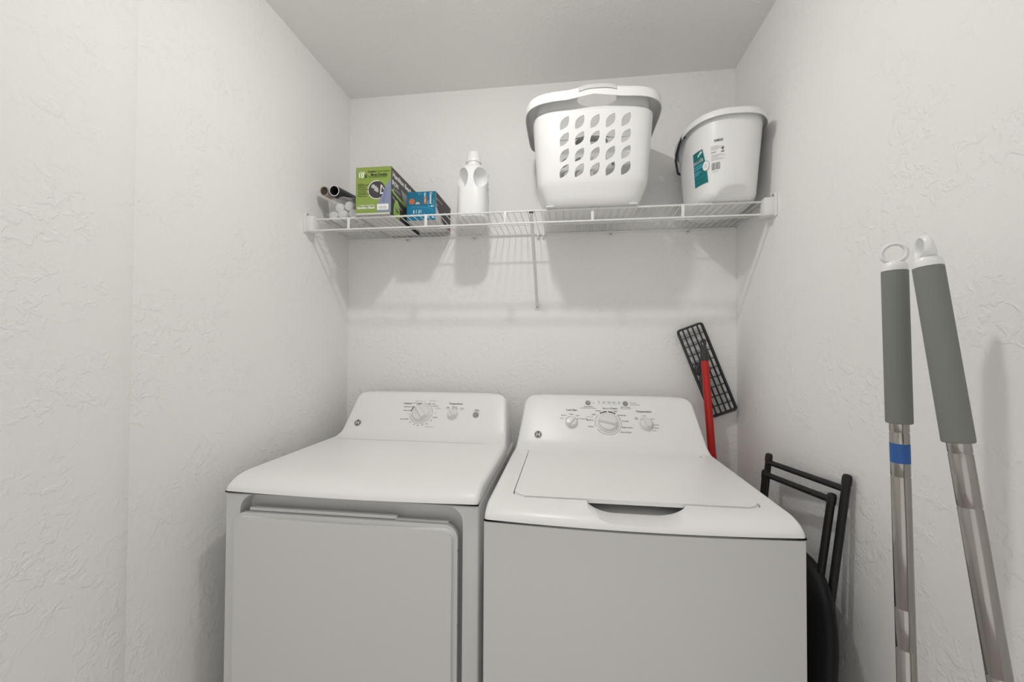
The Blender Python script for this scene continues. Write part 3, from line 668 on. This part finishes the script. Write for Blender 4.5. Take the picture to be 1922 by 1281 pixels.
# ---- laundry basket
KX, KY = 1.0760, -0.208
lb = thing('laundry_basket', (KX, KY, DZ), 'white plastic laundry basket with leaf-shaped holes standing on the shelf', 'basket')
def krow(h, ins, t=0.0):
    # half sizes of the outside at height h, minus inset and wall thickness
    ins = ins+0.013*min(1, max(0, (h-0.308)/0.016)); q = h/0.345; a = 0.1868+0.0255*q-ins-t; b_ = 0.136+0.022*q-ins*0.8-t
    return (KX, KY, DZ+h, a, b_, 5.5, 0.0)
hs = [(0.0005, 0.030), (0.004, 0.024), (0.03, 0.0155), (0.06, 0.0055), (0.070, 0.0022), (0.080, 0.0005), (0.095, 0)]+[(0.095+0.205*k/6, 0) for k in range(1, 7)]+[(0.308, 0), (0.312, 0), (0.316, 0), (0.320, 0), (0.324, 0), (0.345, 0), (0.365, 0)]
outer = [krow(h, i) for h, i in hs]; inner = [krow(max(h, 0.0035), i, 0.0028) for h, i in hs][::-1]
shell = loft(outer+inner, 96)
cut = []
def leaf(L, wd_, ang, n=7):
    # lens of length 2L, half width wd_, long axis at ang
    pts = []
    for k in range(n+1): t = -1+2*k/n; pts.append((t*L, wd_*(1-t*t)))
    for k in range(1, n): t = 1-2*k/n; pts.append((t*L, -wd_*(1-t*t)))
    pts = [(x+0.25*0, y) for x, y in pts]
    ca, sa = math.cos(ang), math.sin(ang); return [(x*ca-y*sa, x*sa+y*ca) for x, y in pts]
lf = leaf(0.0270, 0.0135, math.radians(58))
cy_ = MB()
for r_ in range(4):
    for c_ in range(5):
        x = 0.9801+0.0512*c_; z = (2.0625, 2.0090, 1.9550, 1.9028)[r_]
        cy_.prism([(x+a, z+b_) for a, b_ in lf], FR_FRONT(KY), -0.30, 0.30)
cut.append(cy_)
cx_ = MB()
for r_ in range(4):
    for c_ in range(3):
        y = KY-0.052+0.052*c_; z = (2.0625, 2.0090, 1.9550, 1.9028)[r_]
        cx_.prism([(y+a, z+b_) for a, b_ in lf], (V((KX, 0, 0)), V((0, 1, 0)), V((0, 0, 1)), V((1, 0, 0))), -0.40, 0.40)
cut.append(cx_)
hh = MB().prism([(KX+0.0125+0.066*math.cos(2*PI*k/28), 2.142+0.026*math.sin(2*PI*k/28)) for k in range(28)], FR_FRONT(KY), -0.30, 0.30); cut.append(hh)
boolean(shell, cut).build('basket_body', M_PLW, lb, angle=40)
# rim: a turned-over lip whose middle arches up over each hand hold
N = 96; prof = [(-0.014, -0.002), (0.010, 0.004), (0.018, 0.000), (0.0225, -0.008), (0.0240, -0.022), (0.0245, -0.036), (0.0225, -0.0365), (0.0215, -0.022), (0.0195, -0.009), (0.015, -0.0035), (0.009, -0.001), (-0.014, -0.006)]
vs = []; fs = []
a0, b0 = krow(0.365, -0.013)[3:5]
for k in range(N):
    for dx, dz in prof:
        x, y = sup(a0+dx-0.002, b0+dx-0.002, 5.5, k, N)
        arch = 0.014*math.exp(-((x-0.0125)/0.062)**4) if abs(y) > b0*0.8 else 0.0
        vs.append(V((KX+x, KY+y, DZ+0.370+dz+arch-0.010*(x/a0)**4)))
np_ = len(prof)
for k in range(N):
    for j in range(np_): fs.append([k*np_+j, ((k+1) % N)*np_+j, ((k+1) % N)*np_+(j+1) % np_, k*np_+(j+1) % np_])
MB().add(vs, fs).build('rim', M_PLW, lb, angle=50)
for sy in (-1, 1):
    m = MB(); vs = []; fs = []
    for k in range(13):
        x = 0.0125-0.062+0.124*k/12; arch = 0.014*math.exp(-((x-0.0125)/0.062)**4)
        zt = DZ+0.370+arch-0.010*(x/a0)**4
        for dx, dz in ((0.006, 0.0045), (0.0215, -0.0005), (0.0255, -0.010), (0.0263, -0.018), (0.020, -0.016)):
            vs.append(V((KX+x, KY+sy*(b0+dx-0.002), zt+dz)))
    for k in range(12):
        for j in range(5): fs.append([k*5+j, (k+1)*5+j, (k+1)*5+(j+1) % 5, k*5+(j+1) % 5])
    fs += [[0, 1, 2, 3, 4], [60, 61, 62, 63, 64]]
    m.add(vs, fs).build('grip_pad', M_GRIPGREY, lb, angle=50)
for x in (0.93, 1.215): MB().box((x-0.014, KY-0.112, DZ-0.0002), (x+0.014, KY-0.085, DZ+0.003), 0.001).build('base_foot', M_PLW, lb)

# ---- bucket
UX, UY, UR = 1.531, -0.196, math.radians(0)
UH = 0.275
def bucket_ab(h):
    q = h/UH; return 0.100+0.022*q, 0.150+0.026*q, 2.6
def bucket_pt(th, h, off=0.0):
    a, b_, n = bucket_ab(h); a += off; b_ += off
    c, s_ = math.cos(th), math.sin(th)
    return V((UX+a*math.copysign(abs(c)**(2/n), c), UY+b_*math.copysign(abs(s_)**(2/n), s_), DZ+h))
bk = thing('mop_bucket', (UX, UY, DZ), 'white plastic bucket with a teal label at the right end of the shelf', 'bucket')
def urow(h, ins): a, b_, n = bucket_ab(h); return (UX, UY, DZ+h, a-ins, b_-ins, n, UR)
o_ = [urow(h, i) for h, i in ((0.0005, 0.016), (0.003, 0.010), (0.010, 0.004), (0.018, 0.001), (0.025, 0.0), (0.032, 0), (0.038, 0), (0.044, 0), (0.08, 0), (0.14, 0), (0.20, 0), (UH-0.012, 0), (UH, 0))]
i_ = [urow(h, i) for h, i in ((UH, 0.003), (0.20, 0.003), (0.10, 0.003), (0.02, 0.004), (0.006, 0.014))]
shell = loft(o_+i_, 80)
for v in shell.v:                       # shallow finger recess moulded into the foot of the front
    h = v.z-DZ; dx = (v.x-(UX+0.005))/0.062
    if v.y < UY and h < 0.05:
        k = max(0.0, 1-dx*dx)*max(0.0, 1-(h/0.042)**2)
        v.y += 0.022*(3*k*k-2*k*k*k)
shell.build('bucket_body', M_BUCK, bk, angle=60)
N = 80; prof = [(-0.003, 0.0), (0.004, 0.003), (0.010, 0.001), (0.0125, -0.004), (0.0130, -0.020), (0.011, -0.021), (0.0105, -0.006), (0.007, -0.003), (0.0, -0.004)]
vs = []; fs = []
for k in range(N):
    th = 2*PI*k/N
    for dx, dz in prof:
        p = bucket_pt(th, UH, dx); p.z += dz; p.x = min(p.x, W-0.0012); vs.append(p)
np_ = len(prof)
for k in range(N):
    for j in range(np_): fs.append([k*np_+j, ((k+1) % N)*np_+j, ((k+1) % N)*np_+(j+1) % np_, k*np_+(j+1) % np_])
MB().add(vs, fs).build('rim', M_BUCK, bk, angle=50)
# bail handle hanging down behind
hp = []
for k in range(25):
    t = -1+2*k/24; x = (0.128 if t < 0 else 0.124)*math.copysign(abs(t)**0.75, t)
    q = math.sqrt(max(0, 1-t*t)); hp.append(V((UX+x, UY-0.030+0.205*q, DZ+UH-0.012-0.075*q)))
hp = [V((UX-0.116, UY-0.03, DZ+UH-0.010)), V((UX-0.132, UY-0.03, DZ+UH-0.012)), V((UX-0.139, UY-0.020, DZ+UH-0.032)), V((UX-0.140, UY-0.004, DZ+UH-0.048)), V((UX-0.133, UY+0.05, DZ+UH-0.058)), V((UX-0.10, UY+0.15, DZ+UH-0.066)), V((UX-0.05, UY+0.188, DZ+UH-0.07)), V((UX+0.05, UY+0.188, DZ+UH-0.07)), V((UX+0.09, UY+0.16, DZ+UH-0.07)), V((UX+0.115, UY+0.10, DZ+UH-0.066)), V((UX+0.130, UY+0.02, DZ+UH-0.05)), V((UX+0.130, UY-0.03, DZ+UH-0.03)), V((UX+0.116, UY-0.03, DZ+UH-0.026))]
MB().tube(hp, 0.0042, 10).build('bail_handle', M_NAVY, bk, angle=60)

# label wrapped on the bucket: label coordinates s (metres along the girth, 0 at the teal edge) and height h
TH0 = math.radians(202); RK = 0.145
def lab(s_, h, off): return bucket_pt(TH0+s_/RK, h, 0.0006+off)
def lab_patch(m, left, right, h0, h1, off, mi, nx=10, nh=14):
    vs = []; fs = []
    for j in range(nh+1):
        h = h0+(h1-h0)*j/nh; a, b_ = left(h), right(h)
        for i in range(nx+1): vs.append(lab(a+(b_-a)*i/nx, h, off))
    for j in range(nh):
        for i in range(nx): k = j*(nx+1)+i; fs.append([k, k+1, k+nx+2, k+nx+1])
    m.add(vs, fs, mi, True)
LB = dict(h0=0.060, h1=0.175, w=0.072)
P = MB()
wave = lambda h: LB['w']*(1.0-0.30*max(0.0, (h-LB['h0'])/(LB['h1']-LB['h0']))**1.5)
lab_patch(P, lambda h: -0.0015, lambda h: wave(h)+0.0018, LB['h0']-0.0015, LB['h1']+0.0018, 0.0, 1)
lab_patch(P, lambda h: 0, wave, LB['h0'], LB['h1'], 0.0004, 0)
def lab_disc(s0, h0, r, off, mi, n=24):
    vs = [lab(s0, h0, off)]+[lab(s0+r*math.cos(2*PI*k/n), h0+r*math.sin(2*PI*k/n), off) for k in range(n)]
    P.add(vs, [[0, 1+k, 1+(k+1) % n] for k in range(n)], mi, False)
lab_disc(0.064, 0.115, 0.0165, 0.0008, 3); lab_disc(0.064, 0.115, 0.0150, 0.0010, 1)
wp = lambda a, b_, d_: lab(a, b_, d_)
P.text('moxie', 0.028, 0.143, 0.019, None, 0.0008, 1, bold=True, warp=wp); P.text('moxie', 0.028, 0.1435, 0.0175, None, 0.0010, 2, warp=wp)
for a0_, h0_, c in ((0.030, 0.156, 1), (0.038, 0.160, 1), (0.044, 0.163, 1)):
    P.add([lab(a0_-0.005, h0_, 0.0009), lab(a0_+0.005, h0_, 0.0009), lab(a0_, h0_+0.010, 0.0009)], [[0, 1, 2]], c, False)
for h_, e0, e1, t_ in ((0.1245, 0.004, 0.046, 0.0042), (0.1165, 0.004, 0.054, 0.0042), (0.107, 0.004, 0.030, 0.0030), (0.102, 0.004, 0.040, 0.0030), (0.097, 0.004, 0.030, 0.0030)):
    lab_patch(P, lambda h, e0=e0: e0, lambda h, e1=e1: e1, h_, h_+t_, 0.0009, 4, 8, 1)      # small print, unreadable in the photo
for h_ in (0.1185, 0.1145, 0.1105): lab_patch(P, lambda h: 0.057, lambda h: 0.071, h_, h_+0.0016, 0.0012, 5, 4, 1)
lab_patch(P, lambda h: 0.004, lambda h: 0.052, 0.086, 0.0868, 0.0009, 4, 6, 1); lab_patch(P, lambda h: 0.004, lambda h: 0.030, 0.070, 0.0708, 0.0009, 4, 6, 1)
P.build('teal_label', [M_TEAL, M_PAPER, M_DARK, M_GREY, M_CYAN2, M_LGREY], bk)
P = MB()
P.text('7548262', 0.118, 0.185, 0.0100, None, 0.0006, 0, bold=True, warp=wp)
for k, h in enumerate((0.168, 0.164, 0.160, 0.156, 0.140, 0.136, 0.132, 0.128, 0.124)):
    lab_patch(P, lambda s_: 0.088, lambda s_, k=k: 0.118+0.012*((k*7) % 3), h, h+0.0011, 0.0005, 1, 6, 1)
lab_patch(P, lambda h: 0.088, lambda h: 0.110, 0.148, 0.1505, 0.0005, 3, 6, 1)
P.text('4', 0.133, 0.158, 0.017, None, 0.0006, 0, bold=True, warp=wp); lab_patch(P, lambda h: 0.128, lambda h: 0.139, 0.146, 0.149, 0.0005, 0, 3, 1)
for k, w_ in enumerate((2, 1, 3, 1, 2, 1, 1, 3, 1, 2, 1, 2)):
    lab_patch(P, lambda h, k=k: 0.090+0.0029*k, lambda h, k=k, w_=w_: 0.090+0.0029*k+0.0007*w_, 0.093, 0.116, 0.0005, 2, 1, 3)
lab_patch(P, lambda h: 0.094, lambda h: 0.116, 0.086, 0.0875, 0.0005, 1, 6, 1)
P.build('printed_notes', [M_DARK, M_LGREY, M_DARK, M_GREY], bk)

# ================================================================== tools in the back corner
# flat mop standing upside down: open grid plate, swivel joint, red handle
fm = thing('flat_mop', (1.645, -0.05, 0), 'flat mop with a black grid plate standing upside down against the back wall', 'mop')
ax = V((0.358, 0, -0.934)).normalized(); wx = V((0.934, 0, 0.358)).normalized(); pc = V((1.545, -0.026, 1.2120)); nY = V((0, -1, 0))
tilt = Matrix.Rotation(math.radians(-3), 3, 'X')
PL, PW = 0.183, 0.049
def pbar(a, b_, th, dp, m):
    """bar in plate coordinates (along, across)"""
    A = pc+ax*a[0]+wx*a[1]; B_ = pc+ax*b_[0]+wx*b_[1]; dd = (B_-A).normalized(); sd = dd.cross(nY)
    vs = []
    for P0 in (A, B_):
        for s_ in (-1, 1):
            for q in (-1, 1): vs.append(P0+sd*(th/2*s_)+nY*(dp/2*q))
    m.add(vs, [[0, 1, 3, 2], [4, 6, 7, 5], [0, 4, 5, 1], [2, 3, 7, 6], [0, 2, 6, 4], [1, 5, 7, 3]], 0, False)
fr_ = MB(); out = [pc+ax*x+wx*y for x, y in rrect(-PL, -PW, PL, PW, 0.010, 4)]
for k in range(3): fr_.tube([p+nY*(0.006*(k-1)) for p in out], 0.0042, 8, closed=True)
fr_.build('plate_frame', M_DGREY, fm)
for k in range(1, 5):
    y = -PW+2*PW*k/5; m = MB(); pbar((-PL, y), (PL, y), 0.0024, 0.015, m); m.build('long_rib', M_DGREY, fm)
for k in range(1, 10):
    x = -PL+2*PL*k/10; m = MB(); pbar((x, -PW), (x, PW), 0.0022, 0.011, m); m.build('cross_rib', M_DGREY, fm)
jc = pc+ax*(-0.010)+wx*(-0.020)+nY*0.022
MB().lathe([(0.027, -0.014), (0.029, -0.008), (0.029, 0.004), (0.024, 0.010), (0.010, 0.012)], jc, (0, -1, 0), 28).build('swivel_joint', M_DGREY, fm)
h0 = V((jc.x+0.004, jc.y-0.006, jc.z-0.012)); hT = V((1.645, -0.066, 0.002))
q = (hT-h0).normalized()
MB().tube([h0, h0+q*0.02, h0+q*0.07, h0+q*0.085], [0.017, 0.019, 0.016, 0.013], 16).build('socket', M_DGREY, fm)
MB().tube([h0+q*0.08, hT], 0.0115, 16).build('handle', M_RED, fm)
# second red handle, hanging cap up
rh = thing('broom_handle', (1.592, -0.12, 0), 'red broom handle with a black hanging cap leaning in front of the grid mop', 'broom')
t0 = V((1.5155, -0.096, 1.254)); tb = V((1.5900, -0.140, 0.002)); q = (tb-t0).normalized()
MB().tube([t0, tb], 0.0140, 18).build('handle', M_RED, rh)
cp = MB().tube([t0+q*0.004, t0, t0-q*0.02, t0-q*0.050, t0-q*0.058], [0.0152, 0.0152, 0.0140, 0.0105, 0.007], 16).build('hanging_cap', M_DGREY, rh)
lc = t0-q*0.062; sd = V((1, 0, 0)); sd = (sd-q*sd.dot(q)).normalized()
MB().tube([lc+sd*(0.0085*math.cos(2*PI*k/20))-q*(0.016*math.sin(2*PI*k/20)) for k in range(20)], 0.0028, 8, closed=True).build('hanging_loop', M_DGREY, cp)

# ================================================================== folded black stool between washer and wall
st = thing('folding_stool', (1.56, -0.53, 0), 'folded black tubular stool with a round seat leaning on the right wall', 'stool')
def post(top, foot, r, name='post'):
    p = MB().tube([top, foot], r, 14).build(name, M_BLK, st)
    d_ = (V(top)-V(foot)).normalized()
    MB().tube([V(top)-d_*0.018, V(top)-d_*0.001, V(top)+d_*0.005, V(top)+d_*0.007], [r*1.14, r*1.14, r*0.95, r*0.5], 14).build('end_cap', M_BLK, p)
A1, A2 = V((1.6530, -0.676, 0.990)), V((1.618, -0.372, 0.962))       # rear frame tops: near, far
F1, F2 = V((1.5400, -0.655, 0.012)), V((1.5300, -0.352, 0.012))
post(A1, F1, 0.0090); post(A2, F2, 0.0090)
lp = lambda a, b_, t: a+(b_-a)*t
MB().tube([lp(A1, F1, 0.030), lp(A2, F2, 0.022)], 0.0082, 14).build('cross_bar', M_BLK, st)
C1, C2 = V((1.6295, -0.658, 0.938)), V((1.598, -0.392, 0.916))
E1, E2 = V((1.6010, -0.648, 0.690)), V((1.5800, -0.385, 0.690))
post(C1, E1, 0.0088); post(C2, E2, 0.0088)
MB().tube([lp(C1, E1, 0.040), lp(C2, E2, 0.030)], 0.0082, 14).build('cross_bar', M_BLK, st)
MB().tube([lp(A1, F1, 0.92), lp(A2, F2, 0.92)], 0.0100, 12).build('cross_bar', M_BLK, st)
# round padded seat folded flat
sn = V((-1, 0, 0.115)).normalized(); sc = V((1.572, -0.585, 0.500)); sv = V((0, 1, 0)); su = sn.cross(sv)
def seat_ring(k_, off, N=56):
    out = []
    for k in range(N):
        x, y = sup(0.160*k_, 0.265*k_, 2.5, k, N); out.append(sc+sv*x+su*y+sn*off)
    return out
def ring_loft(rings, caps=True):
    vs = [p for r in rings for p in r]; N = len(rings[0]); fs = []
    for i in range(len(rings)-1):
        for k in range(N): fs.append([i*N+k, i*N+(k+1) % N, (i+1)*N+(k+1) % N, (i+1)*N+k])
    if caps: fs += [list(range(N))[::-1], [(len(rings)-1)*N+k for k in range(N)]]
    return MB().add(vs, fs)
seat = ring_loft([seat_ring(k_, o_) for k_, o_ in ((0.93, -0.012), (0.975, -0.010), (1.0, -0.002), (0.99, 0.008), (0.95, 0.014), (0.80, 0.018), (0.4, 0.020), (0.02, 0.0205))]).build('seat', M_SEAT, st, angle=50)
ring_loft([seat_ring(k_, o_) for k_, o_ in ((1.0, -0.0105), (1.012, -0.008), (1.012, -0.004), (1.0, -0.002))], False).build('seat_edge', M_BLK, seat)

# ================================================================== two mops with grey foam grips
def mop(name, top, foot, label, tape, ringdir, headx):
    t = thing(name, foot, label, 'mop', 'steel-handled mops by the right wall')
    top = V(top); foot = V(foot); q = (foot-top).normalized()
    P_ = lambda s_: top+q*s_
    # hanging eye
    c = P_(0.012); rd = V(ringdir); rd = (rd-q*rd.dot(q)).normalized(); nn_ = q.cross(rd)
    cap = MB().tube([P_(0.028), P_(0.031), P_(0.036), P_(0.042), P_(0.0425)], [0.0135, 0.0160, 0.0172, 0.0178, 0.0165], 24).build('eye_cap', M_PLW, t)
    N_, K_ = 32, 8; vs = []; fs = []
    for k in range(N_):
        a = 2*PI*k/N_; cdir = rd*math.cos(a)-q*math.sin(a)
        for j in range(K_):
            e_ = 2*PI*j/K_; rr = 0.0156+0.0033*math.cos(e_); wdt = 0.0055+0.0050*max(0, -math.sin(a))
            vs.append(c+cdir*rr*(1.0 if math.sin(a) > -0.2 else 1.03)+nn_*(wdt*math.sin(e_)))
    for k in range(N_):
        for j in range(K_): fs.append([k*K_+j, ((k+1) % N_)*K_+j, ((k+1) % N_)*K_+(j+1) % K_, k*K_+(j+1) % K_])
    MB().add(vs, fs).build('hanging_eye', M_PLW, cap, angle=60)
    MB().tube([P_(0.0425), P_(0.0435), P_(0.2955), P_(0.2970)], [0.0170, 0.0176, 0.0176, 0.0165], 28).build('foam_grip', M_FOAM, t)
    L_ = (foot-top).length
    # telescoping tube with rolled grooves
    s_ = [0.290]; r_ = [0.0128]
    for g in (0.312, 0.385, 0.60, 0.665, 0.95):
        if g < L_-0.1: s_ += [g-0.0016, g-0.0006, g+0.0006, g+0.0016]; r_ += [0.0128, 0.0120, 0.0120, 0.0128]
    s_ += [L_-0.05]; r_ += [0.0128]
    MB().tube([P_(x) for x in s_], r_, 32).build('steel_tube', M_STEEL, t, angle=60)
    if tape: tag(MB().tube([P_(tape[0]), P_(tape[1])], 0.01305, 32, caps=False).build('blue_tape_band', M_BLUE, t), 'blue tape band')
    hx, hy = headx
    MB().box((foot.x-hx, foot.y-hy, 0.012), (foot.x+hx, foot.y+hy, 0.030), 0.004).build('mop_plate', M_DGREY, t)
    MB().box((foot.x-hx-0.004, foot.y-hy-0.004, 0.0), (foot.x+hx+0.004, foot.y+hy+0.004, 0.013), 0.004).build('mop_pad', M_PAD, t)
    MB().tube([P_(L_-0.075), P_(L_-0.02)], [0.017, 0.020], 16).build('swivel_socket', M_DGREY, t)
mop('steel_mop', (1.5355, -0.9880, 1.4690), (1.5500, -1.000, 0.03), 'upright mop with grey foam grip and a blue tape band on its steel tube', (0.330, 0.362), (0.81, -0.58, 0), (0.10, 0.045))
mop('steel_mop', (1.5180, -1.0680, 1.4590), (1.6100, -1.205, 0.03), 'leaning mop with grey foam grip and plain steel tube, nearest the camera', None, (0.30, 0.95, 0), (0.045, 0.13))
